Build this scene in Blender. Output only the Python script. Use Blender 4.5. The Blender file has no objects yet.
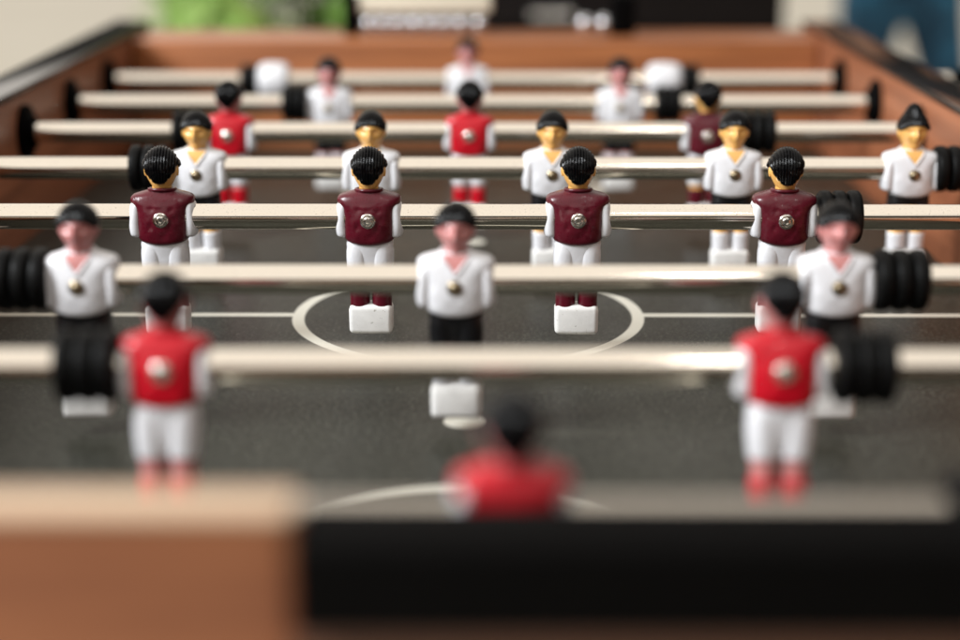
import bpy, bmesh, math, random
from mathutils import Vector, Matrix
random.seed(7)
S = bpy.context.scene
COL = S.collection
PI = math.pi

# ------------------------------------------------------------------ calibration
FPX = 1660.0; PITCH = math.radians(15.97); CAMX = 0.012; VPX = 487.0
HR = 0.2147                      # camera above the rods
ROD_Z = 0.925; CAM_Z = ROD_Z + HR
FIELD_Z = CAM_Z - 0.298
TOP_Z = CAM_Z - 0.181
IN = 0.348                       # inner half width
Y_NEAR, Y_FAR = 0.449, 1.690
RY = dict(A=1.573, B=1.427, C=1.281, D=1.131, E=0.976, F=0.826, G=0.678, H=0.512)
def depth(Y, h): return Y*math.cos(PITCH) + h*math.sin(PITCH)
def X_at(px, Y, h=HR): return (px-VPX)*depth(Y, h)/FPX + CAMX

# ------------------------------------------------------------------ helpers
def link(o, parent=None):
    COL.objects.link(o)
    if parent: o.parent = parent
    return o
def tag(o, label=None, cat=None, group=None, kind=None):
    if label: o['label'] = label
    if cat: o['category'] = cat
    if group: o['group'] = group
    if kind: o['kind'] = kind
    return o
def empty(name, loc=(0,0,0), parent=None):
    o = bpy.data.objects.new(name, None); o.location = loc; o.empty_display_size = .02
    return link(o, parent)
def to_mesh(name, bm, mats, smooth=True, sharp=None):
    bmesh.ops.recalc_face_normals(bm, faces=bm.faces)
    me = bpy.data.meshes.new(name); 
    for f in bm.faces: f.smooth = smooth
    if sharp:
        for e in bm.edges:
            if len(e.link_faces) == 2 and e.calc_face_angle(0) > sharp: e.smooth = False
    bm.to_mesh(me); bm.free()
    for m in (mats if isinstance(mats, (list, tuple)) else [mats]): me.materials.append(m)
    return me
def obj(name, bm, mat, parent=None, loc=(0,0,0), smooth=True, sharp=math.radians(40)):
    o = bpy.data.objects.new(name, to_mesh(name, bm, mat, smooth, sharp)); o.location = loc
    return link(o, parent)
def box(bm, x0, x1, y0, y1, z0, z1, bev=0.0, seg=3):
    r = bmesh.ops.create_cube(bm, size=1.0)
    bmesh.ops.transform(bm, verts=r['verts'], matrix=Matrix.Translation(((x0+x1)/2, (y0+y1)/2, (z0+z1)/2)) @ Matrix.Diagonal((x1-x0, y1-y0, z1-z0, 1)))
    if bev > 0:
        es = set(e for v in r['verts'] for e in v.link_edges)
        bmesh.ops.bevel(bm, geom=list(es), offset=bev, segments=seg, profile=.5, affect='EDGES')
    return bm
def loft(bm, rings, cap=True, closed=False):
    vr = [[bm.verts.new(p) for p in r] for r in rings]
    n = len(vr[0])
    m = len(vr)
    for i in range(m if closed else m-1):
        a, b = vr[i], vr[(i+1) % m]
        for j in range(n):
            bm.faces.new((a[j], a[(j+1) % n], b[(j+1) % n], b[j]))
    if cap and not closed:
        bm.faces.new(vr[0][::-1]); bm.faces.new(vr[-1])
    return bm
def sgp(v, p): return math.copysign(abs(v)**p, v)
def ring(cx, cy, z, a, b, n=2.0, N=40):
    return [(cx + a*sgp(math.cos(2*PI*i/N), 2/n), cy + b*sgp(math.sin(2*PI*i/N), 2/n), z) for i in range(N)]
def catmull(P, k=5):
    out = []
    for i in range(len(P)-1):
        p0 = P[max(i-1, 0)]; p1 = P[i]; p2 = P[i+1]; p3 = P[min(i+2, len(P)-1)]
        for s in range(k):
            t = s/k
            out.append(tuple(.5*((2*b)+(-a+c)*t+(2*a-5*b+4*c-d)*t*t+(-a+3*b-3*c+d)*t**3) for a, b, c, d in zip(p0, p1, p2, p3)))
    out.append(tuple(P[-1])); return out
def lathe_x(bm, prof, N=48, cy=0, cz=0):
    """prof: list of (x, r) around the x axis"""
    rings = [[(x, cy + r*math.cos(2*PI*i/N), cz + r*math.sin(2*PI*i/N)) for i in range(N)] for x, r in prof]
    return loft(bm, rings)
def lathe_y(bm, prof, N=32, c=(0,0,0)):
    rings = [[(c[0] + r*math.cos(2*PI*i/N), c[1] + y, c[2] + r*math.sin(2*PI*i/N)) for i in range(N)] for y, r in prof]
    return loft(bm, rings)
def lathe_z(bm, prof, N=32, c=(0,0,0)):
    rings = [[(c[0] + r*math.cos(2*PI*i/N), c[1] + r*math.sin(2*PI*i/N), c[2] + z) for i in range(N)] for z, r in prof]
    return loft(bm, rings)
def tube(bm, pts, rad, N=10, closed=False):
    pts = [Vector(p) for p in pts]; n = len(pts); rings = []
    for i, p in enumerate(pts):
        if closed: t = pts[(i+1) % n]-pts[i-1]
        else: t = pts[min(i+1, n-1)]-pts[max(i-1, 0)]
        t.normalize(); up = Vector((0, 0, 1)) if abs(t.z) < .9 else Vector((0, 1, 0))
        u = t.cross(up).normalized(); v = t.cross(u).normalized()
        r = rad[i] if isinstance(rad, (list, tuple)) else rad
        rings.append([tuple(p + u*r*math.cos(2*PI*k/N) + v*r*math.sin(2*PI*k/N)) for k in range(N)])
    return loft(bm, rings, closed=closed)

# ------------------------------------------------------------------ materials
def mat(name, col, rough=.5, metal=0, coat=0, coat_r=.05, spec=.5, sss=0):
    m = bpy.data.materials.new(name); m.use_nodes = True
    b = m.node_tree.nodes['Principled BSDF']
    b.inputs['Base Color'].default_value = (*col, 1); b.inputs['Roughness'].default_value = rough
    b.inputs['Metallic'].default_value = metal; b.inputs['Coat Weight'].default_value = coat
    b.inputs['Coat Roughness'].default_value = coat_r; b.inputs['Specular IOR Level'].default_value = spec
    if sss:
        b.inputs['Subsurface Weight'].default_value = sss; b.inputs['Subsurface Radius'].default_value = (.004, .002, .0015)
        b.inputs['Subsurface Scale'].default_value = 1.0
    return m
def N(m, t, **kw):
    n = m.node_tree.nodes.new(t)
    for k, v in kw.items(): setattr(n, k, v)
    return n
def L(m, a, b): m.node_tree.links.new(a, b)
def bsdf(m): return m.node_tree.nodes['Principled BSDF']
def coords(m, scale=(1,1,1), rnd=False):
    tc = N(m, 'ShaderNodeTexCoord'); mp = N(m, 'ShaderNodeMapping'); mp.inputs['Scale'].default_value = scale
    L(m, tc.outputs['Object'], mp.inputs['Vector'])
    if rnd:
        oi = N(m, 'ShaderNodeObjectInfo'); mu = N(m, 'ShaderNodeMath', operation='MULTIPLY'); mu.inputs[1].default_value = 13.7
        L(m, oi.outputs['Random'], mu.inputs[0]); L(m, mu.outputs[0], mp.inputs['Location'])
    return mp.outputs['Vector']
def noise(m, vec, scale, detail=4, rough=.55):
    n = N(m, 'ShaderNodeTexNoise'); n.inputs['Scale'].default_value = scale; n.inputs['Detail'].default_value = detail
    n.inputs['Roughness'].default_value = rough; L(m, vec, n.inputs['Vector']); return n.outputs['Fac']
def ramp(m, fac, stops):
    r = N(m, 'ShaderNodeValToRGB'); els = r.color_ramp.elements
    while len(els) < len(stops): els.new(.5)
    for e, (p, c) in zip(els, stops):
        e.position = p; e.color = (*c, 1) if len(c) == 3 else c
    L(m, fac, r.inputs['Fac']); return r.outputs['Color']
def bump(m, fac, strength, dist=.001, src='Normal'):
    b = N(m, 'ShaderNodeBump'); b.inputs['Strength'].default_value = strength; b.inputs['Distance'].default_value = dist
    L(m, fac, b.inputs['Height']); L(m, b.outputs['Normal'], bsdf(m).inputs[src]); return b
def painted(name, col, rough=.3, coat=.5, var=.18, sss=0, wear=None, spec=.5):
    """Glossy moulded and hand-painted plastic: small tone changes, faint lumps, scuffs in the gloss."""
    m = mat(name, col, rough, coat=coat, coat_r=.06, sss=sss, spec=spec)
    v = coords(m, rnd=True)
    n1 = noise(m, v, 130, 3)
    lo = tuple(c*(1-var) for c in col); hi = tuple(min(1, c*(1+var*.6)) for c in col)
    c = ramp(m, n1, [(.3, lo), (.7, hi)])
    if wear:
        n3 = noise(m, v, 420, 5, .7)
        mx = N(m, 'ShaderNodeMix', data_type='RGBA'); r = ramp(m, n3, [(.62, (0,0,0)), (.70, (1,1,1))])
        L(m, r, mx.inputs['Factor']); L(m, c, mx.inputs['A']); mx.inputs['B'].default_value = (*wear, 1); c = mx.outputs['Result']
    L(m, c, bsdf(m).inputs['Base Color'])
    n2 = noise(m, v, 700, 4, .6)
    mr = N(m, 'ShaderNodeMapRange'); mr.inputs['From Min'].default_value = .3; mr.inputs['From Max'].default_value = .75
    mr.inputs['To Min'].default_value = rough*.75; mr.inputs['To Max'].default_value = rough*1.5
    L(m, n2, mr.inputs['Value']); L(m, mr.outputs[0], bsdf(m).inputs['Roughness'])
    bump(m, noise(m, v, 260, 3), .25, .0006, 'Normal'); bump(m, noise(m, v, 200, 2), .3, .0007, 'Coat Normal')
    return m
M = {}
M['maroon'] = painted('maroon_gloss_paint', (.088, .004, .012), .3, .35, .15, spec=.3)
_b = bump(M['maroon'], noise(M['maroon'], coords(M['maroon'], rnd=True), 170, 2, .4), .85, .0016, 'Coat Normal')
M['red'] = painted('red_gloss_paint', (.50, .004, .015), .3, .3, .10, spec=.3)
M['white'] = painted('white_plastic', (.77, .77, .80), .32, .3, .04)
M['white_block'] = painted('white_foot_plastic', (.76, .75, .73), .5, .1, .07, wear=(.36, .34, .30))
M['black'] = painted('black_gloss_paint', (.006, .006, .007), .35, .15, .2, spec=.25)
M['hair'] = painted('black_hair_paint', (.002, .002, .0026), .12, .26, .2, spec=.06)
M['amber'] = painted('amber_skin_paint', (.86, .47, .13), .34, .35, .10)
M['pink'] = painted('pink_skin_paint', (.56, .22, .21), .34, .35, .12)
M['rubber'] = painted('black_rubber', (.004, .004, .004), .45, .0, .3, spec=.1)
M['plastic_black'] = painted('black_plastic', (.0020, .0018, .0018), .6, .0, .2, spec=.03)
M['screw'] = mat('nickel_screw', (.88, .85, .80), .16, 1)
M['brass'] = mat('worn_brass_screw', (.36, .29, .19), .3, 1)

m = mat('steel_rod', (.9, .8, .67), .08, 1); v = coords(m, (1, 1, 1), True)
sc_ = coords(m, (.35, 6, 6), True)
n1 = noise(m, v, 900, 3, .6); c = ramp(m, n1, [(.22, (.40, .32, .24)), (.37, (.90, .835, .745)), (1, (.93, .87, .78))]); L(m, c, bsdf(m).inputs['Base Color'])
mr = N(m, 'ShaderNodeMapRange'); mr.inputs['From Min'].default_value = .3; mr.inputs['From Max'].default_value = .7
mr.inputs['To Min'].default_value = .05; mr.inputs['To Max'].default_value = .13
L(m, noise(m, sc_, 60, 5, .6), mr.inputs['Value']); L(m, mr.outputs[0], bsdf(m).inputs['Roughness'])
ring_ = noise(m, coords(m, (1, .04, .04), True), 1400, 3, .7)
bump(m, ring_, .05, .0003); M['steel'] = m

def wood(name, dark, light, axis, rough=.38, coat=.25):
    m = mat(name, light, rough, coat=coat, coat_r=.18)
    s = [22, 22, 22]; s[axis] = 1.1
    v = coords(m, tuple(s))
    n = noise(m, v, 3.2, 6, .6); n2 = noise(m, coords(m, tuple(x*5 for x in s)), 4, 4, .7)
    mx = N(m, 'ShaderNodeMath', operation='MULTIPLY_ADD'); L(m, n2, mx.inputs[0]); mx.inputs[1].default_value = .35; L(m, n, mx.inputs[2])
    mid = tuple((a+b)/2 for a, b in zip(dark, light))
    c = ramp(m, mx.outputs[0], [(.42, dark), (.62, mid), (.85, light)]); L(m, c, bsdf(m).inputs['Base Color'])
    bump(m, mx.outputs[0], .15, .0006); return m
M['wood_y'] = wood('orange_brown_wood_side', (.17, .050, .020), (.40, .145, .066), 1, .45, .05)
M['wood_x'] = wood('orange_brown_wood_end', (.18, .052, .018), (.46, .165, .058), 0)
M['wood_near_shade'] = wood('shade_toned_wood_end', (.19, .060, .024), (.34, .125, .050), 0, .5, .0)  # the table's end wood, with the front's shade put into its colour
M['wood_tray_shade'] = wood('tray_shade_wood_end', (.055, .020, .010), (.12, .045, .022), 0, .5, 0)  # end wood darkened in colour for the shade below the tray
M['pale'] = wood('pale_lit_wood', (.44, .29, .18), (.66, .47, .32), 0, .4, .2)  # pale colour stands in for light caught by the top face
M['wood_dark'] = wood('dark_wood_leg', (.05, .02, .01), (.10, .04, .02), 2)

m = mat('table_edge_laminate', (.012, .011, .010), .4, coat=.9, coat_r=.03, spec=0); v = coords(m)
bump(m, noise(m, v, 60, 3), .04, .001, 'Coat Normal'); L(m, ramp(m, noise(m, v, 300, 4, .7), [(.4, (.009, .008, .008)), (.8, (.022, .020, .018))]), bsdf(m).inputs['Base Color'])
M['edge'] = m

# playing field with its printed lines
m = mat('printed_playing_field', (.04, .04, .035), .42, coat=.0, spec=.2); v = coords(m)
n_big = noise(m, v, 9, 4); n_f = noise(m, v, 430, 5, .85); n_s = noise(m, v, 1500, 2, .8)
base = ramp(m, n_big, [(.3, (.006, .0065, .004)), (.7, (.014, .0145, .010))])
mx = N(m, 'ShaderNodeMix', data_type='RGBA'); L(m, ramp(m, n_f, [(.53, (0,0,0)), (.63, (1,1,1))]), mx.inputs['Factor'])
L(m, base, mx.inputs['A']); mx.inputs['B'].default_value = (.125, .130, .105, 1)
mx1 = N(m, 'ShaderNodeMix', data_type='RGBA'); L(m, ramp(m, n_s, [(.66, (0,0,0)), (.72, (1,1,1))]), mx1.inputs['Factor'])
L(m, mx.outputs['Result'], mx1.inputs['A']); mx1.inputs['B'].default_value = (.36, .36, .30, 1)
scf = noise(m, coords(m, (1.0, .22, 1)), 60, 6, .7); scg = noise(m, coords(m, (.3, 1.0, 1)), 38, 5, .65)
sm = N(m, 'ShaderNodeMath', operation='MAXIMUM'); L(m, scf, sm.inputs[0]); L(m, scg, sm.inputs[1])
mxs = N(m, 'ShaderNodeMix', data_type='RGBA'); L(m, ramp(m, sm.outputs[0], [(.60, (0,0,0)), (.78, (.5,.5,.5))]), mxs.inputs['Factor'])
L(m, mx1.outputs['Result'], mxs.inputs['A']); mxs.inputs['B'].default_value = (.07, .07, .055, 1); mx1 = mxs
rr_ = N(m, 'ShaderNodeMapRange'); L(m, n_big, rr_.inputs['Value']); rr_.inputs['From Min'].default_value = .3; rr_.inputs['From Max'].default_value = .7
rr_.inputs['To Min'].default_value = .30; rr_.inputs['To Max'].default_value = .44; L(m, rr_.outputs[0], bsdf(m).inputs['Roughness'])
sx = N(m, 'ShaderNodeSeparateXYZ'); L(m, v, sx.inputs[0])
def mth(op, a, b=None, c=None):
    n = N(m, 'ShaderNodeMath', operation=op)
    for i, q in enumerate((a, b, c)):
        if q is None: continue
        if isinstance(q, (int, float)): n.inputs[i].default_value = q
        else: L(m, q, n.inputs[i])
    return n.outputs[0]
Xc, Yc = sx.outputs['X'], sx.outputs['Y']
MIDY = (RY['D']+RY['E'])/2
def dist(cx, cy): return mth('SQRT', mth('ADD', mth('POWER', mth('ABSOLUTE', mth('SUBTRACT', Xc, cx)), 2), mth('POWER', mth('ABSOLUTE', mth('SUBTRACT', Yc, cy)), 2)))
def band(d, r, w):   # 1 inside |d-r|<w/2, 1 mm soft edges
    q = mth('SUBTRACT', w/2, mth('ABSOLUTE', mth('SUBTRACT', d, r))); return mth('MINIMUM', mth('MAXIMUM', mth('DIVIDE', q, .0006), 0), 1)
masks = [band(dist(0, MIDY), .1115, .0085)]
ab = band(Yc, MIDY, .0085); masks.append(mth('MULTIPLY', ab, mth('GREATER_THAN', dist(0, MIDY), .1115)))
for sgn in (-1, 1):
    off = MIDY - .843
    masks.append(band(dist(0, MIDY+sgn*off), 0, .0226))
    cy = MIDY + sgn*(MIDY-.636)
    masks.append(band(dist(0, cy), .112, .0085))
tot = masks[0]
for q in masks[1:]: tot = mth('MAXIMUM', tot, q)
tot = mth('MULTIPLY', tot, mth('SUBTRACT', 1.0, mth('MULTIPLY', mth('GREATER_THAN', n_s, .70), .5)))
mx2 = N(m, 'ShaderNodeMix', data_type='RGBA'); L(m, tot, mx2.inputs['Factor']); L(m, mx1.outputs['Result'], mx2.inputs['A'])
mx2.inputs['B'].default_value = (.62, .60, .52, 1); L(m, mx2.outputs['Result'], bsdf(m).inputs['Base Color'])
bump(m, n_f, .25, .0003); M['field'] = m

m = mat('pale_floor', (.6, .55, .44), .6); v = coords(m); L(m, ramp(m, noise(m, v, 1.3, 5), [(.3, (.70, .66, .56)), (.7, (.78, .74, .64))]), bsdf(m).inputs['Base Color']); M['floor'] = m
m = mat('blue_denim', (.02, .09, .17), .85); v = coords(m); L(m, ramp(m, noise(m, v, 14, 6), [(.35, (.008, .035, .075)), (.65, (.03, .16, .30))]), bsdf(m).inputs['Base Color'])
bump(m, noise(m, coords(m, (1, 1, .3)), 16, 4), .8, .02); M['denim'] = m
m = mat('leaf_green', (.10, .30, .03), .35); v = coords(m); L(m, ramp(m, noise(m, v, 8, 3), [(.3, (.12, .27, .02)), (.7, (.46, .62, .22))]), bsdf(m).inputs['Base Color'])
bsdf(m).inputs['Transmission Weight'].default_value = 0; M['leaf'] = m
M['petal'] = painted('white_petal', (.8, .8, .74), .5, 0, .08)
M['stem'] = mat('green_stem', (.06, .12, .02), .5)
M['terracotta'] = painted('clay_pot', (.35, .14, .07), .7, 0, .2)
M['cabinet'] = painted('black_lacquer', (.008, .006, .006), .5, .0, .3, spec=.1)
M['cream'] = painted('cream_paint', (.78, .72, .58), .5, .1, .05)
M['cotton'] = painted('dark_cotton', (.03, .03, .035), .9, 0, .2)
M['body_skin'] = painted('warm_skin', (.55, .30, .20), .5, 0, .1)
M['shoe'] = painted('brown_shoe_leather', (.08, .04, .02), .5, 0, .2)
M['chrome'] = mat('bright_chrome', (.8, .8, .8), .08, 1)
m = painted('polished_metal_bead', (.62, .62, .64), .10, .3, .1); bsdf(m).inputs['Metallic'].default_value = .85; M['bead'] = m

# ------------------------------------------------------------------ the moulded player (faces -Y, origin on the rod axis)
TORSO = catmull([(-.0163,.0090,.0060,2.3),(-.0159,.0130,.0094,2.5),(-.0146,.0149,.0112,2.7),(-.0110,.0156,.0121,2.7),(-.004,.0158,.0127,2.6),(.003,.0163,.0122,2.6),
                 (.0070,.0175,.0113,2.7),(.0095,.0189,.0105,2.9),(.0120,.0189,.0096,2.9),(.0138,.0172,.0087,2.7),(.0151,.0134,.0078,2.4),(.0161,.0100,.0072,2.2),(.0170,.0076,.0068,2.0)], 4)
def torso_at(z):
    for p, q in zip(TORSO, TORSO[1:]):
        if p[0] <= z <= q[0]:
            t = (z-p[0])/(q[0]-p[0]+1e-12); return tuple(a+(b-a)*t for a, b in zip(p, q))
    return TORSO[-1]
def chest_y(x, z):
    _, a, b, n = torso_at(z); return -b*max(0, 1-abs(x/a)**n)**(1/n)
def sleeve_bm(s):
    bm = bmesh.new()
    P = catmull([(-.0117,.0156,.0016,.0045),(-.0112,.0158,.0034,.0072),(-.0092,.0162,.0040,.0086),(-.003,.0166,.0041,.0092),(.003,.0162,.0040,.0090),(.0080,.0157,.0036,.0082),(.0103,.0148,.0024,.006)], 4)
    loft(bm, [ring(s*cx, -.0006, z, a, b, 2.5, 28) for z, cx, a, b in P]); return bm
def shirt_bm(front_open):
    bm = bmesh.new()
    w_ = .0007 if front_open else 0
    loft(bm, [ring(0, 0, z, a+w_, b, n, 96) for z, a, b, n in TORSO])
    # small folds in the moulding
    for v in bm.verts:
        f = .00016*math.sin(v.co.z*620+v.co.x*260+math.sin(v.co.x*900))*max(0, 1-abs(v.co.z+.004)/.016); v.co.y *= 1+f/.012
        if v.co.z < -.008: v.co.z += .0022*(v.co.x/.0150)**2*min(1, (-.008-v.co.z)/.006)
        if not front_open and v.co.y > 0:
            for dx, dz_, r_, a_ in ((-.0062,.0055,.0016,.0005),(.0058,.0062,.0013,.00045),(-.0050,-.0058,.0017,.0005),(.0066,-.0040,.0014,.0005),(-.0085,.0005,.0012,.0004),(.0020,.0080,.0014,-.0004),(-.0015,-.0095,.002,.0004)):
                v.co.y -= 1.7*a_*math.exp(-((v.co.x-dx)**2+(v.co.z-dz_)**2)/r_**2)
    # collar
    K = 28; pts = []
    for i in range(K):
        t = 2*PI*i/K; x = .0077*math.sin(t); y = .0006 + .0070*math.cos(t); z = .0168
        if front_open and math.cos(t) < -.15: continue
        pts.append((x, y, z - .0006*math.cos(t)*-1))
    if front_open:
        # open ring, ends run down the V to the breast bone
        pts = [p for p in pts]
        k = max(range(len(pts)), key=lambda i: (pts[i][0]-pts[i-1][0])**2+(pts[i][1]-pts[i-1][1])**2)
        pts = pts[k:]+pts[:k]
        a_, b_ = pts[0], pts[-1]
        def leg(p):
            s = 1 if p[0] > 0 else -1; out = []
            for j in range(1, 9):
                t = j/8; x = s*(.0078*(1-t)); z = .0160 - t*.0098
                out.append((x, chest_y(x, z)-.00015, z))
            return out
        pts = leg(a_)[::-1] + pts + leg(b_)
        tube(bm, pts, .00085, 8)
    else:
        tube(bm, pts, .0011, 8, closed=True)
    return bm
ZC, HA, HB, HC = .0286, .0099, .0108, .0126
def head_pt(phi, th, k=1.0):
    """phi 0 = back (+Y), pi = face; th 0 = crown"""
    sx_, cx_ = math.sin(phi)*math.sin(th), math.cos(phi)*math.sin(th); cz = math.cos(th)
    taper = 1 - .44*max(0, -cz)**1.25 - (.10*max(0, -cz) if cx_ < 0 else 0)
    x = HA*k*sx_*taper; y = HB*k*cx_*(1 - .10*max(0, -cz)); z = ZC + HC*k*cz*(1.2 if cz < 0 else 1)
    if cx_ < 0:   # face side
        w = math.exp(-(x/.0062)**2)
        zz = (z-ZC)/(1.2 if z < ZC else 1)
        y -= .0030*math.exp(-(x/.0016)**2)*math.exp(-((zz+.0012)/.0026)**2) * (1 if k == 1 else 0)      # nose
        y -= .0006*math.exp(-(x/.0013)**2)*math.exp(-((zz-.0016)/.003)**2) * (1 if k == 1 else 0)
        y -= .0009*w*math.exp(-((zz-.0032)/.0011)**2) * (1 if k == 1 else 0)                               # brow
        for s in (-1, 1):
            y += .0026*math.exp(-((x-s*.0038)/.0020)**2)*math.exp(-((zz-.0011)/.0014)**2) * (1 if k == 1 else 0)   # eye sockets
            y -= .0006*math.exp(-((x-s*.0038)/.0011)**2)*math.exp(-((zz-.0009)/.0007)**2) * (1 if k == 1 else 0)   # lids
            y -= .0006*math.exp(-((x-s*.0052)/.002)**2)*math.exp(-((zz+.0022)/.002)**2) * (1 if k == 1 else 0)     # cheek
        y += .0008*w*math.exp(-((zz+.0062)/.0007)**2) * (1 if k == 1 else 0)                               # mouth line
        y -= .0006*math.exp(-(x/.003)**2)*math.exp(-((zz+.0052)/.0007)**2) * (1 if k == 1 else 0)
        y -= .0006*math.exp(-(x/.003)**2)*math.exp(-((zz+.0072)/.0007)**2) * (1 if k == 1 else 0)
        y -= .0010*math.exp(-(x/.0035)**2)*math.exp(-((zz+.0102)/.0018)**2) * (1 if k == 1 else 0)          # chin
    return (x, y, z)
def body_bm(front_open):
    """head, neck, bare knees: everything in the skin colour"""
    bm = bmesh.new(); NP, NT = 72, 48
    loft(bm, [[head_pt(2*PI*j/NP, .02+(PI-.04)*i/NT) for j in range(NP)] for i in range(NT+1)])
    for s in (-1, 1):                                            # ears
        loft(bm, [ring(s*(HA-.0006), .0006, z, a, b, 2, 16) for z, a, b in catmull([(.0248,.0004,.0006),(.0256,.0008,.0012),(.0276,.0011,.0018),(.0298,.0010,.0018),(.0308,.0004,.0006)], 3)])
    loft(bm, [ring(0, .0008, z, a, b, 2, 28) for z, a, b in catmull([(.009,.0064,.0056),(.0150,.0060,.0058),(.0190,.0059,.0060),(.0245,.0062,.0066)], 4)])
    if front_open:                                               # bare V of the chest
        J, I = 12, 10; grid = []
        for j in range(J+1):
            t = j/J; z = .0164 - t*.0102; hw = .0078*(1-t)+.0001
            grid.append([(hw*(2*i/I-1), chest_y(hw*(2*i/I-1), z)-.00035, z) for i in range(I+1)])
        vs = [[bm.verts.new(p) for p in r] for r in grid]
        for j in range(J):
            for i in range(I): bm.faces.new((vs[j][i], vs[j][i+1], vs[j+1][i+1], vs[j+1][i]))
        # shallow skirt so the patch is closed against the chest
        back = [[bm.verts.new((p[0], p[1]+.0012, p[2])) for p in r] for r in (grid[0], grid[-1])]
        for i in range(I): bm.faces.new((vs[0][i], back[0][i], back[0][i+1], vs[0][i+1]))
    return bm
def leg_bm(s):
    bm = bmesh.new()
    loft(bm, [ring(s*.0066, 0, z, a, b, 2.2, 24) for z, a, b in catmull([(-.0475,.0052,.0060),(-.0440,.0054,.0063),(-.0405,.0057,.0066),(-.0360,.0055,.0064)], 3)])
    return bm
def hairline(phi):
    d = abs((phi+PI) % (2*PI) - PI)*180/PI      # 0 back .. 180 face
    P = [(0, .0214), (20, .0218), (34, .0246), (48, .0276), (64, .0310), (80, .0330), (92, .0324), (105, .0298), (122, .0308), (150, .0336), (180, .0344)]
    for p, q in zip(P, P[1:]):
        if d <= q[0]: t = (d-p[0])/(q[0]-p[0]); t = t*t*(3-2*t)*.5+t*.5; return p[1]+(q[1]-p[1])*t
    return P[-1][1]
def hair_bm(topknot=False):
    bm = bmesh.new(); NP, NT = 168, 44; rings_ = []
    for i in range(NT+3):
        r = []
        for j in range(NP):
            phi = 2*PI*j/NP; zh = hairline(phi)
            thm = math.acos(max(-1, min(1, (zh-ZC)/(HC*1.06*(1.2 if zh < ZC else 1)))))
            s = min(i/NT, 1); th = .01+(thm-.01)*s
            x, y, z = head_pt(phi, th, 1.0 if False else 1.0001)
            nx, ny, nz = x/HA**2, y/HB**2, (z-ZC)/HC**2; l = math.sqrt(nx*nx+ny*ny+nz*nz) or 1
            u = x/HA*(1 + .55*max(0, (ZC-z)/.011))
            ridge = abs(math.cos(u*PI*6.5 + .5*math.sin(y*260)))**.7*.0010 - .0004
            fade = .75 if y < -.002 else 1
            off = .0011 + ridge*fade + (.0006 if 110 < abs((phi+PI) % (2*PI)-PI)*180/PI and s > .8 else 0)
            if i == NT: off *= .92
            if i == NT+1: off *= .5
            if i == NT+2: off = -.0006
            if topknot:
                off += .0054*math.exp(-(th/.42)**2)
            r.append((x+nx/l*off, y+ny/l*off, z+nz/l*off - (.00035 if i > NT else 0)))
        rings_.append(r)
    loft(bm, rings_); return bm
def shorts_bm():
    bm = bmesh.new()
    loft(bm, [ring(0, 0, z, a, b, 2.6, 40) for z, a, b in catmull([(-.0350,.0080,.0058),(-.0300,.0110,.0074),(-.0235,.0132,.0084),(-.018,.0141,.0093),(-.0150,.0140,.0094),(-.0125,.0125,.0085)], 4)])
    for s in (-1, 1):
        loft(bm, [ring(s*cx, 0, z, a, b, 2.5, 28) for z, cx, a, b in catmull([(-.0388,.0068,.0052,.0060),(-.0382,.0068,.0064,.0074),(-.0350,.0069,.0067,.0080),(-.028,.0072,.0071,.0088),(-.0210,.0072,.0071,.0092),(-.0165,.0070,.0066,.0088)], 4)])
    return bm
def sock_bm(s):
    bm = bmesh.new()
    loft(bm, [ring(s*.0067, 0, z, a, b, 2.3, 24) for z, a, b in catmull([(-.0585,.0060,.0066),(-.0540,.0060,.0068),(-.0480,.0061,.0070),(-.0425,.0063,.0071),(-.0414,.0054,.0061)], 4)])
    return bm
def foot_bm():
    bm = bmesh.new(); box(bm, -.0132, .0132, -.0084, .0080, -.0720, -.0535, .0034, 4)
    bmesh.ops.subdivide_edges(bm, edges=bm.edges, cuts=1, use_grid_fill=True)
    for v in bm.verts:
        v.co.x *= 1+.02*math.sin(v.co.z*500); v.co.y += .0003*math.sin(v.co.x*400+1)
    return bm
def screw_bm(side):
    """side +1: hex bolt on the back; -1: domed head on the chest"""
    bm = bmesh.new(); y0 = .0124
    if side > 0:
        lathe_y(bm, [(y0-.002,.0047),(y0+.0004,.0046),(y0+.0009,.0043),(y0+.0010,.0037),(y0+.0002,.0031)], 36)
        rings_ = [[(r*math.cos(PI/3*i), y0+y, r*math.sin(PI/3*i)) for i in range(6)] for y, r in ((-.0003,.0030),(.0010,.0029),(.0014,.0025),(.0014,.0015),(-.0006,.0013),(-.0007,.0002))]
        loft(bm, rings_)
    else:
        lathe_y(bm, [(-y0+.002,.0041),(-y0-.0004,.0040),(-y0-.0007,.0036),(-y0-.0003,.0032)], 36)
        lathe_y(bm, [(-y0+.001,.0031),(-y0-.0006,.0030),(-y0-.0014,.0024),(-y0-.0018,.0014),(-y0-.0019,.0002)], 32)
    return bm
MESH = {}
def get(key, name, fn, m):
    if key not in MESH: MESH[key] = to_mesh(name, fn(), m, True, math.radians(50))
    return MESH[key]
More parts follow.
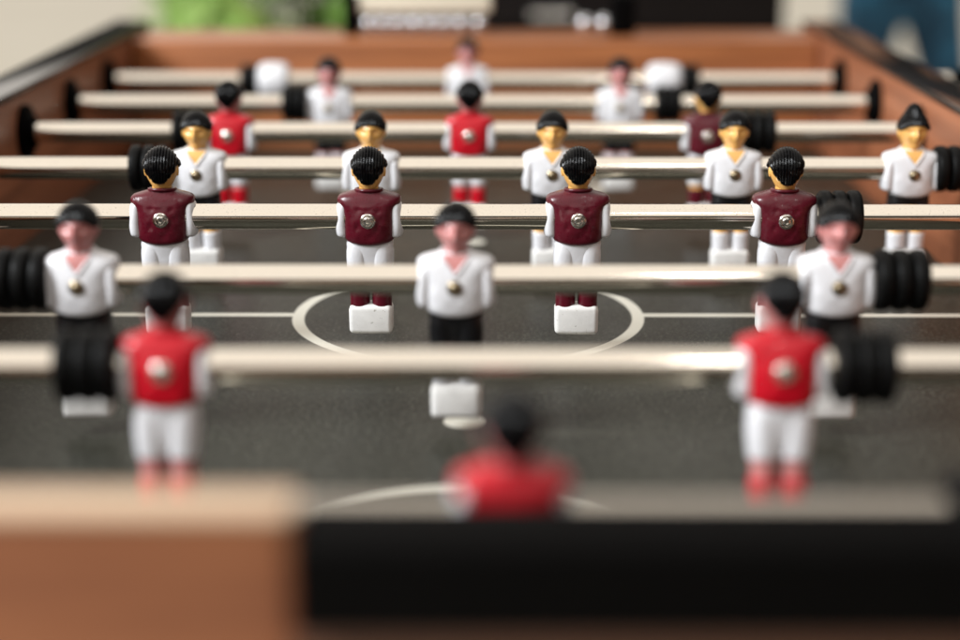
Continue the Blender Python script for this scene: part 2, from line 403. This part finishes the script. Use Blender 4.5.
def player(parent, x, kit, facing, tilt=0, label=None, topknot=False, dz=0.0, long=0.0):
    """kit = (shirt, skin, shorts, socks)"""
    shirt, skin, shorts, socks = kit; fo = facing < 0
    def sub(key, name, fn, m, par):
        o = bpy.data.objects.new(name, get(key, name, fn, m)); return link(o, par)
    b = sub(('body', skin, fo), 'player_figure', lambda: body_bm(fo), M[skin], parent)
    b.location = (x, 0, dz); b.rotation_euler = (math.radians(tilt), 0, (0 if facing < 0 else PI) + random.uniform(-.035, .035))
    if label: b['label'] = label
    sub(('shirt', shirt, fo), 'shirt', lambda: shirt_bm(fo), M[shirt], b)
    sub(('hair', topknot), 'hair', lambda: hair_bm(topknot), M['hair'], b)
    for s in (-1, 1): sub(('sleeve', s), 'arm', lambda: sleeve_bm(s), M['white'], b)
    sub(('shorts', shorts), 'shorts', shorts_bm, M[shorts], b)
    for s in (-1, 1): sub(('leg', s, skin), 'leg', lambda: leg_bm(s), M[skin], b)
    for s in (-1, 1): sub(('sock', s, socks), 'sock', lambda: sock_bm(s), M[socks], b).location.z = -long*.75
    sub('foot', 'foot_block', foot_bm, M['white_block'], b).location.z = -long
    # red kits carry the nut on the back (which faces us), white kits the domed head on the chest
    bo = sub(('screw', 1), 'bolt', lambda: screw_bm(1), M['screw'], b) if not fo else sub(('screw', -1), 'bolt', lambda: screw_bm(-1), M['brass'], b)
    bo.rotation_euler = (0, random.uniform(0, 2*PI), 0)
    return b

def bumper_mesh(n, w=.0088, r=.0160):
    def f():
        bm = bmesh.new(); prof = [(-n*w/2, .0078)]
        for k in range(n):
            x0 = -n*w/2 + k*w
            for t, rr in ((.02, .0118), (.08, .0145), (.2, .0157), (.38, .0160), (.62, .0160), (.8, .0157), (.92, .0145), (.98, .0118)): prof.append((x0+t*w, rr*r/.0160))
        prof.append((n*w/2, .0078)); return lathe_x(bm, prof, 56)
    return get(('bumper', n, w, r), 'rubber_bumper', f, M['rubber'])
def bumper(parent, x, n=3, w=.0088, r=.0160):
    o = bpy.data.objects.new('rubber_bumper', bumper_mesh(n, w, r)); o.location = (x, 0, 0); return link(o, parent)

# ------------------------------------------------------------------ rods
R = .0077
RED = ('red', 'pink', 'white', 'red'); MAR = ('maroon', 'amber', 'white', 'maroon')
WHP = ('white', 'pink', 'black', 'white'); WHA = ('white', 'amber', 'black', 'white')
DZ = dict(A=-.002, B=-.002, C=-.002, D=-.0026, F=-.0016, G=-.001, H=.0025)     # the men sit a little off centre on their tubes
def rod(key, label, men, handle):
    Y = RY[key]; root = empty('player_rod', (0, Y, ROD_Z))
    tag(root, label, 'foosball rod', 'rods across the football table')
    x0, x1 = (-.46, .42) if handle < 0 else (-.42, .46)
    if key == 'A': x0 = -.385
    bm = bmesh.new(); lathe_x(bm, [(x0, R-.001), (x0+.001, R), *[(x0+.001+(x1-x0-.002)*i/24, R) for i in range(1, 24)], (x1-.001, R), (x1, R-.001)], 64)
    t = obj('steel_tube', bm, M['steel'], root)
    bm = bmesh.new(); s = handle; xe = (x0 if s < 0 else x1)
    lathe_x(bm, [(xe-s*.01, .010), (xe, .0125), (xe+s*.03, .0150), (xe+s*.07, .0160), (xe+s*.10, .0145), (xe+s*.115, .010), (xe+s*.118, .002)], 32)
    obj('handle', bm, M['plastic_black'], root)
    for mn in men:
        px, kit, face = mn[0], mn[1], mn[2]; ex = mn[3] if len(mn) > 3 else {}
        player(root, X_at(px, Y), kit, face, dz=DZ.get(key, 0), **ex)
    return root
def px_bumper(root, key, a, b, n=3):
    xa, xb = X_at(a, RY[key]), X_at(b, RY[key]); return bumper(root, (xa+xb)/2, n, (xb-xa)/n)

rA = rod('A', 'farthest steel rod, with a lone white goalkeeper between two white collars', [(468, WHP, -1, dict(tilt=-2))], 1)
px_bumper(rA, 'A', 241, 259, 2); px_bumper(rA, 'A', 681, 699, 2)
for a, b in ((259, 290), (647, 681)):
    xa, xb = X_at(a, RY['A']), X_at(b, RY['A']); w = (xb-xa)/2; bm = bmesh.new()
    lathe_x(bm, [(-w, .008), (-w, .0125), (-w*.9, .0150), (-w*.65, .0166), (-w*.2, .0172), (w*.2, .0172), (w*.65, .0166), (w*.9, .0150), (w, .0125), (w, .008)], 48)
    obj('end_collar', bm, M['white'], rA, ((xa+xb)/2, 0, 0))
rB = rod('B', 'second farthest steel rod, with two blurred white players inside black bumpers',
         [(330, WHP, -1, dict(tilt=1)), (620, WHP, -1, dict(tilt=-1))], 1)
px_bumper(rB, 'B', 283, 308, 3); px_bumper(rB, 'B', 655, 681, 3)
rC = rod('C', 'steel rod with two bright red players and one maroon player at its right',
         [(230, RED, 1, dict(tilt=3)), (470, RED, 1, dict(tilt=3)), (707, MAR, 1, dict(tilt=2, label='maroon shirted player with amber neck, behind a white player'))], -1)
px_bumper(rC, 'C', 174, 205, 3); px_bumper(rC, 'C', 740, 775, 3)
rD = rod('D', 'steel rod with five amber faced white players, one with a pointed topknot',
         [(199, WHA, -1, dict(tilt=1.5)), (372, WHA, -1, dict(tilt=1)), (552, WHA, -1, dict(tilt=1)), (733, WHA, -1, dict(tilt=-.5)),
          (910, WHA, -1, dict(tilt=0, topknot=True, label='white player with black hair tied in a pointed topknot'))], 1)
px_bumper(rD, 'D', 131, 170, 3); px_bumper(rD, 'D', 933, 973, 3)
rE = rod('E', 'sharply focused steel rod carrying a row of maroon players with amber necks',
         [(164, MAR, 1, dict(tilt=1.5)), (370, MAR, 1, dict(tilt=-.5)), (578, MAR, 1, dict(tilt=.8)), (783.5, MAR, 1, dict(tilt=-1.2)), (-43, MAR, 1, {})], -1)
px_bumper(rE, 'E', 817, 860, 3); px_bumper(rE, 'E', -125, -82, 3)
rF = rod('F', 'steel rod in front of the maroon row, with three pink faced white players',
         [(82, WHP, -1, dict(tilt=0)), (456.5, WHP, -1, dict(tilt=.5)), (835, WHP, -1, dict(tilt=-1))], 1)
px_bumper(rF, 'F', -2, 51, 3); px_bumper(rF, 'F', 873, 926, 3)
rG = rod('G', 'blurred near steel rod with two red players, one at either end',
         [(167, RED, 1, dict(tilt=8, long=.0075)), (781, RED, 1, dict(tilt=9, long=.0075))], -1)
px_bumper(rG, 'G', 58, 120, 3); px_bumper(rG, 'G', 833, 894, 3)
rH = rod('H', 'nearest steel rod, with one strongly blurred red goalkeeper', [(513, RED, 1, dict(tilt=-2))], -1)
px_bumper(rH, 'H', -100, -20, 3); px_bumper(rH, 'H', 948, 1028, 3)

# ------------------------------------------------------------------ the table
T = empty('football_table', (0, 1.07, 0))
tag(T, 'orange brown wooden football table with dark printed pitch and black edges', 'foosball table')
OFF = (0, -1.07, 0)     # children are modelled in world coordinates
def tp(name, bm, m, par=None, **kw):
    o = obj(name, bm, m, par or T, OFF if par is None else (0,0,0), **kw); return o
WT = .034
bm = bmesh.new(); BZ = FIELD_Z-.13
for s in (-1, 1):
    bm = bmesh.new(); a, b = sorted((s*IN, s*(IN+WT))); box(bm, a, b, Y_NEAR-.045, Y_FAR+.10, BZ, TOP_Z-.004, .0015, 2); tp('side_panel', bm, M['wood_y'])
    bm = bmesh.new(); a, b = sorted((s*(IN-.0015), s*(IN+WT+.002))); box(bm, a, b, Y_NEAR-.046, Y_FAR+.101, TOP_Z-.0035, TOP_Z+.0015, .002, 3); tp('top_trim', bm, M['edge'])
bm = bmesh.new(); box(bm, -IN+.0005, IN-.0005, Y_FAR, Y_FAR+.098, BZ, TOP_Z-.008, .003, 3); tp('end_panel', bm, M['wood_x'])
# near end: raised wooden left half with its lit top painted pale, lower right half behind a black tray
xs = X_at(298, .449, .181)
bm = bmesh.new(); box(bm, -IN+.0005, xs, Y_NEAR-.018, Y_NEAR, BZ, CAM_Z-.1815, .002, 3); tp('end_panel', bm, M['wood_near_shade'])
bm = bmesh.new(); box(bm, -IN+.0005, xs, Y_NEAR-.0185, Y_NEAR+.0005, CAM_Z-.1813, CAM_Z-.1798, .0015, 3); tp('lit_top_strip', bm, M['pale'])
bm = bmesh.new(); box(bm, xs+.0005, IN-.0005, Y_NEAR-.028, Y_NEAR-.0005, BZ, CAM_Z-.193, .003, 3); tp('end_panel', bm, M['wood_tray_shade'])
bm = bmesh.new(); box(bm, xs+.001, IN-.001, Y_NEAR-.034, Y_NEAR-.0002, CAM_Z-.2105, CAM_Z-.1826, .002, 3)
o = tp('score_tray', bm, M['plastic_black']); o['label'] = 'plain black strip along the near end'
# pitch
bm = bmesh.new(); box(bm, -IN+.0003, IN-.0003, Y_NEAR+.0003, Y_FAR-.0003, FIELD_Z-.010, FIELD_Z)
tp('playing_field', bm, M['field'], smooth=False)
# bearings
for k, Y in RY.items():
    for s in (-1, 1):
        def fb():
            bm = bmesh.new(); lathe_x(bm, [(0, .0215), (.0035, .0215), (.0048, .0200), (.0050, .0140), (.0085, .0130), (.0095, .0118), (.0095, .0079)], 48); return bm
        o = bpy.data.objects.new('rod_bearing', get('bearing', 'rod_bearing', fb, M['plastic_black']))
        o.location = (s*IN, Y-1.07, ROD_Z); o.rotation_euler = (0, 0, PI if s > 0 else 0); link(o, T)
for sx_ in (-1, 1):
    for yy in (Y_NEAR+.03, Y_FAR-.02):
        bm = bmesh.new(); xx = sx_*(IN-.04); loft(bm, [[(xx+dx*w, yy+dy*w, z) for dx, dy in ((-1,-1),(1,-1),(1,1),(-1,1))] for z, w in ((0,.032),(.01,.035),(BZ-.001,.045))]); tp('leg', bm, M['wood_dark'], smooth=False)
bm = bmesh.new(); box(bm, -IN+.002, IN-.002, Y_NEAR+.002, Y_FAR-.002, BZ+.01, BZ+.022); tp('bottom_board', bm, M['wood_dark'], smooth=False)

# bead score counter on the far end
yc = Y_FAR+.045; zt = TOP_Z-.008
sc = empty('score_counter', (0, yc-1.07, zt), T)
hh = CAM_Z-zt
XA, XB = X_at(352, yc, hh), X_at(622, yc, hh)
for xx, w in ((XA, .0075), (XB, .013)):
    bm = bmesh.new(); box(bm, xx-w, xx+w, -.010, .010, .0003, .042, .002, 3); obj('bracket', bm, M['plastic_black'], sc)
bm = bmesh.new(); tube(bm, [(XA, 0, .0117), (XB, 0, .0117)], .0012, 12); obj('wire', bm, M['plastic_black'], sc)
bm = bmesh.new(); box(bm, X_at(356, yc, hh), X_at(492, yc, hh), -.006, .006, .0225, .060, .004, 4); obj('cream_plate', bm, M['cream'], sc)
def bead_f():
    bm = bmesh.new(); lathe_x(bm, [(-.0072,.0019),(-.0070,.0050),(-.0050,.0078),(0,.0088),(.0050,.0078),(.0070,.0050),(.0072,.0019)], 32); return bm
for px in (370, 385, 400, 416, 431, 446, 462, 480, 585, 604):
    o = bpy.data.objects.new('score_bead', get('bead', 'score_bead', bead_f, M['bead'])); o.location = (X_at(px, yc, hh), 0, .0117); link(o, sc)

# ------------------------------------------------------------------ surroundings
bm = bmesh.new(); bmesh.ops.create_grid(bm, x_segments=2, y_segments=2, size=60); tag(obj('floor', bm, M['floor'], smooth=False), kind='structure')

def wx(px, z): return (px-VPX)*z/FPX+CAMX
def wz(py, z): return CAM_Z-(py+155)*z/(FPX/math.cos(PITCH))
# black cabinet behind the far end
cz = 2.7; cy = 2.62
cab = empty('cabinet', ((wx(352, cz)+wx(772, cz))/2, cy, 0)); tag(cab, 'tall black cabinet with a chrome handle standing behind the far end of the table', 'cabinet')
x0, x1 = wx(352, cz)-cab.location.x, wx(772, cz)-cab.location.x
bm = bmesh.new(); box(bm, x0, x1, 0, .42, .06, 1.35, .004, 2); obj('body', bm, M['cabinet'], cab)
bm = bmesh.new(); box(bm, x0+.02, x1-.02, .03, .40, 0, .0595); obj('plinth', bm, M['cabinet'], cab)
bm = bmesh.new(); box(bm, x0+.004, x1-.004, -.020, -.0005, wz(20, cz), 1.30, .004, 2); obj('drawer_front', bm, M['cabinet'], cab)
bm = bmesh.new(); hx = wx(548, cz)-cab.location.x; hz = wz(5, cz); tube(bm, [(hx-.035, -.021, hz), (hx-.03, -.045, hz), (hx+.03, -.045, hz), (hx+.035, -.021, hz)], .006, 12); obj('handle', bm, M['chrome'], cab)

# potted plant, left of the cabinet
pz_ = 2.9; py_ = 2.85; pxw = wx(272, pz_)
plant = empty('potted_plant', (pxw, py_, 0)); tag(plant, 'bright green leafy plant with white flowers behind the far end of the table', 'plant')
bm = bmesh.new(); lathe_z(bm, [(0,.10),(.005,.11),(.26,.15),(.27,.16),(.30,.16),(.30,.14),(.24,.135)], 40); obj('pot', bm, M['terracotta'], plant)
bm = bmesh.new(); bs = bmesh.new(); rnd = random.Random(5)
for i in range(34):
    a = rnd.uniform(0, 2*PI); top = Vector((math.cos(a)*rnd.uniform(.03, .20), math.sin(a)*rnd.uniform(.03, .16), rnd.uniform(.70, 1.15)))
    base = Vector((math.cos(a)*.06, math.sin(a)*.06, .24)); tube(bs, [base, (base+top)/2+Vector((0, 0, .08)), top], [.006, .005, .003], 6)
    for k in range(11):
        t = rnd.uniform(.3, 1); p = base.lerp(top, t); d = Vector((rnd.gauss(0, 1), rnd.gauss(0, 1), rnd.gauss(.25, .6))).normalized()
        ln = rnd.uniform(.09, .19); w = ln*rnd.uniform(.16, .24); s = d.cross(Vector((0, 0, 1))).normalized(); n = s.cross(d)
        q = [p, p+d*ln*.3+s*w+n*.008, p+d*ln*.7+s*w*.8-n*.004, p+d*ln-n*.02, p+d*ln*.7-s*w*.8-n*.004, p+d*ln*.3-s*w+n*.008, p+d*ln*.5-n*.006]
        vs = [bm.verts.new(x) for x in q]
        for a_, b_ in ((0,1),(1,2),(2,3),(3,4),(4,5),(5,0)): bm.faces.new((vs[a_], vs[b_], vs[6]))
    if i % 2 == 0:
        bf = bmesh.new()
        for k in range(5):
            aa = 2*PI*k/5; d = Vector((math.cos(aa), math.sin(aa), .5)); s = Vector((-math.sin(aa), math.cos(aa), 0)); o_ = top+Vector((0, 0, .012))
            q = (o_, o_+d*.03+s*.02, o_+d*.052+s*.009, o_+d*.052-s*.009, o_+d*.03-s*.02); up_ = Vector((0, 0, .002))
            loft(bf, [[tuple(x) for x in q], [tuple(x+up_) for x in q]])
        lathe_z(bf, [(-.014, .004), (.0, .012), (.010, .010), (.014, .002)], 12, tuple(o_))
        obj('flower', bf, M['petal'], plant, smooth=False)
obj('stems', bs, M['stem'], plant); obj('foliage', bm, M['leaf'], plant, smooth=False)


# person in jeans
PZ = 3.7; PY = (PZ-.275*.4)/.961
def mk_skin(name, chains, mt, parent=None, sub=2):
    # bmesh first so the skin layer exists before the mesh is used
    vs, es, rs, idx = [], [], [], {}
    for ch in chains:
        prev = None
        for p in ch:
            k = tuple(round(c, 4) for c in p[:3])
            if k not in idx: idx[k] = len(vs); vs.append(p[:3]); rs.append(tuple(p[3:]) if len(p) == 5 else (p[3], p[3]))
            if prev is not None: es.append((prev, idx[k]))
            prev = idx[k]
    bm = bmesh.new(); lay = bm.verts.layers.skin.verify(); bv = [bm.verts.new(v) for v in vs]
    for i, v in enumerate(bv): v[lay].radius = rs[i]; v[lay].use_root = (i == 0)
    for a, b in {tuple(sorted(e)) for e in es}: bm.edges.new((bv[a], bv[b]))
    me = bpy.data.meshes.new(name); bm.to_mesh(me); bm.free(); me.materials.append(mt)
    o = bpy.data.objects.new(name, me); link(o, parent)
    md = o.modifiers.new('skin', 'SKIN'); md.use_smooth_shade = True
    s = o.modifiers.new('sub', 'SUBSURF'); s.levels = sub; s.render_levels = sub
    return o
cx = wx(902, PZ)
lx, rx = -.075, .085      # the legs, apart
legs = [[(0, 0, .92, .12, .09), (lx*1.0, 0, .80, .064), (-.080, 0, .66, .046), (lx*1.15, -.015, .50, .042), (lx*1.25, .01, .28, .050), (lx*1.3, .02, .09, .038), (lx*1.35, -.06, .05, .035), (lx*1.4, -.15, .035, .03)],
        [(0, 0, .92, .12, .09), (.060, 0, .80, .062), (.098, 0, .66, .042), (rx*1.45, -.02, .50, .042), (rx*1.7, .01, .28, .050), (rx*1.9, .02, .09, .038), (rx*2.0, -.06, .05, .035), (rx*2.1, -.15, .035, .03)]]
torso = [(0, 0, .92, .12, .09), (0, 0, 1.10, .115, .09), (0, 0, 1.32, .15, .10), (0, 0, 1.46, .075, .06), (0, -.01, 1.53, .05), (0, -.01, 1.62, .085, .10), (0, -.01, 1.72, .07, .085)]
arms = [[(0, 0, 1.32, .15, .10), (s*.19, 0, 1.38, .052), (s*.23, .02, 1.12, .040), (s*.20, -.10, .93, .030), (s*.17, -.16, .88, .030)] for s in (-1, 1)]
person = mk_skin('person', [torso]+legs+arms, M['body_skin'])
person.location = (cx, PY, 0); tag(person, 'person in blue jeans standing beyond the right side of the table', 'person')
gr = lambda c, k: [tuple(p[:3])+tuple(r+k for r in (p[3:] if len(p) == 5 else (p[3], p[3]))) for p in c]
mk_skin('jeans', [gr([(0, 0, 1.03, .11, .09)]+l[:5]+[(l[5][0], l[5][1], .13, .046)], .018) for l in legs], M['denim'], person)
mk_skin('shirt', [gr([(0, 0, .93, .13, .105)]+torso[1:4], .016)]+[gr([(0, 0, 1.32, .15, .10)]+a[1:3], .016) for a in arms], M['cotton'], person)
for l in legs:
    mk_skin('shoe', [gr(l[5:], .012)], M['shoe'], person)
mk_skin('hair', [gr([(0, .012, 1.64, .085, .10), (0, .012, 1.73, .075, .09)], .012)], M['hair'], person)

# ------------------------------------------------------------------ camera
cd = bpy.data.cameras.new('camera'); cam = bpy.data.objects.new('camera', cd); link(cam); S.camera = cam
cd.sensor_width = 36; cd.sensor_fit = 'HORIZONTAL'; cd.lens = 36*FPX/960; cd.clip_end = 300; cd.clip_start = .01
cam.location = (CAMX, 0, CAM_Z); yaw = math.atan((VPX-480)*math.cos(PITCH)/FPX)
cam.rotation_euler = (PI/2-PITCH, 0, yaw)
cd.dof.use_dof = True; cd.dof.focus_distance = 1.01; cd.dof.aperture_fstop = 2.35; cd.dof.aperture_blades = 0

# ------------------------------------------------------------------ light
w = bpy.data.worlds.new('World'); S.world = w; w.use_nodes = True; nt = w.node_tree
bg = nt.nodes['Background']; tc = nt.nodes.new('ShaderNodeTexCoord'); sp = nt.nodes.new('ShaderNodeSeparateXYZ'); nt.links.new(tc.outputs['Generated'], sp.inputs[0])
def wm(op, a, b):
    n = nt.nodes.new('ShaderNodeMath'); n.operation = op
    for i, q in enumerate((a, b)):
        if isinstance(q, (int, float)): n.inputs[i].default_value = q
        else: nt.links.new(q, n.inputs[i])
    return n.outputs[0]
def sstep(x, a, b):
    n = nt.nodes.new('ShaderNodeMapRange'); n.interpolation_type = 'SMOOTHSTEP'; nt.links.new(x, n.inputs['Value'])
    n.inputs['From Min'].default_value = a; n.inputs['From Max'].default_value = b; return n.outputs[0]
zz = wm('SUBTRACT', sp.outputs['Z'], wm('MULTIPLY', sp.outputs['X'], .35))          # lower and brighter towards the open left side
zz = wm('SUBTRACT', zz, wm('MULTIPLY', wm('MAXIMUM', wm('SUBTRACT', wm('MULTIPLY', sp.outputs['Y'], -1), .2), 0.0), .22))
up = sstep(zz, .09, .20)          # bright canopy above, dim surroundings at eye level
side = sstep(wm('DIVIDE', wm('MULTIPLY', sp.outputs['X'], -1), wm('ADD', wm('MAXIMUM', sp.outputs['Z'], 0.0), .15)), -.95, -.25)   # the right-hand side is dim
lum = wm('ADD', wm('MULTIPLY', wm('MULTIPLY', up, wm('ADD', wm('MULTIPLY', side, .93), .07)), .97), .03)
mxw = nt.nodes.new('ShaderNodeMix'); mxw.data_type = 'RGBA'; nt.links.new(lum, mxw.inputs['Factor'])
mxw.inputs['A'].default_value = (0, 0, 0, 1); mxw.inputs['B'].default_value = (1, .93, .84, 1)
nt.links.new(mxw.outputs['Result'], bg.inputs['Color']); bg.inputs['Strength'].default_value = 1.05
def area(name, loc, target, sx_, sy_, power, col):
    ld = bpy.data.lights.new(name, 'AREA'); ld.shape = 'RECTANGLE'; ld.size = sx_; ld.size_y = sy_; ld.energy = power; ld.color = col
    o = bpy.data.objects.new(name, ld); link(o); o.location = loc
    o.rotation_euler = (Vector(target)-Vector(loc)).to_track_quat('-Z', 'Y').to_euler(); return o
area('window_light', (-2.2, .0, 2.6), (0, 1.0, .9), 1.0, 1.0, 128, (.93, .97, 1))
area('ceiling_lamp', (.35, -.35, 2.3), (0, 1.0, .9), .10, .10, 1.3, (1, .97, .92))

S.view_settings.view_transform = 'Standard'; S.view_settings.look = 'None'; S.view_settings.exposure = 0; S.view_settings.gamma = 1
S.render.engine = 'CYCLES'; S.cycles.use_denoising = True; S.cycles.max_bounces = 8
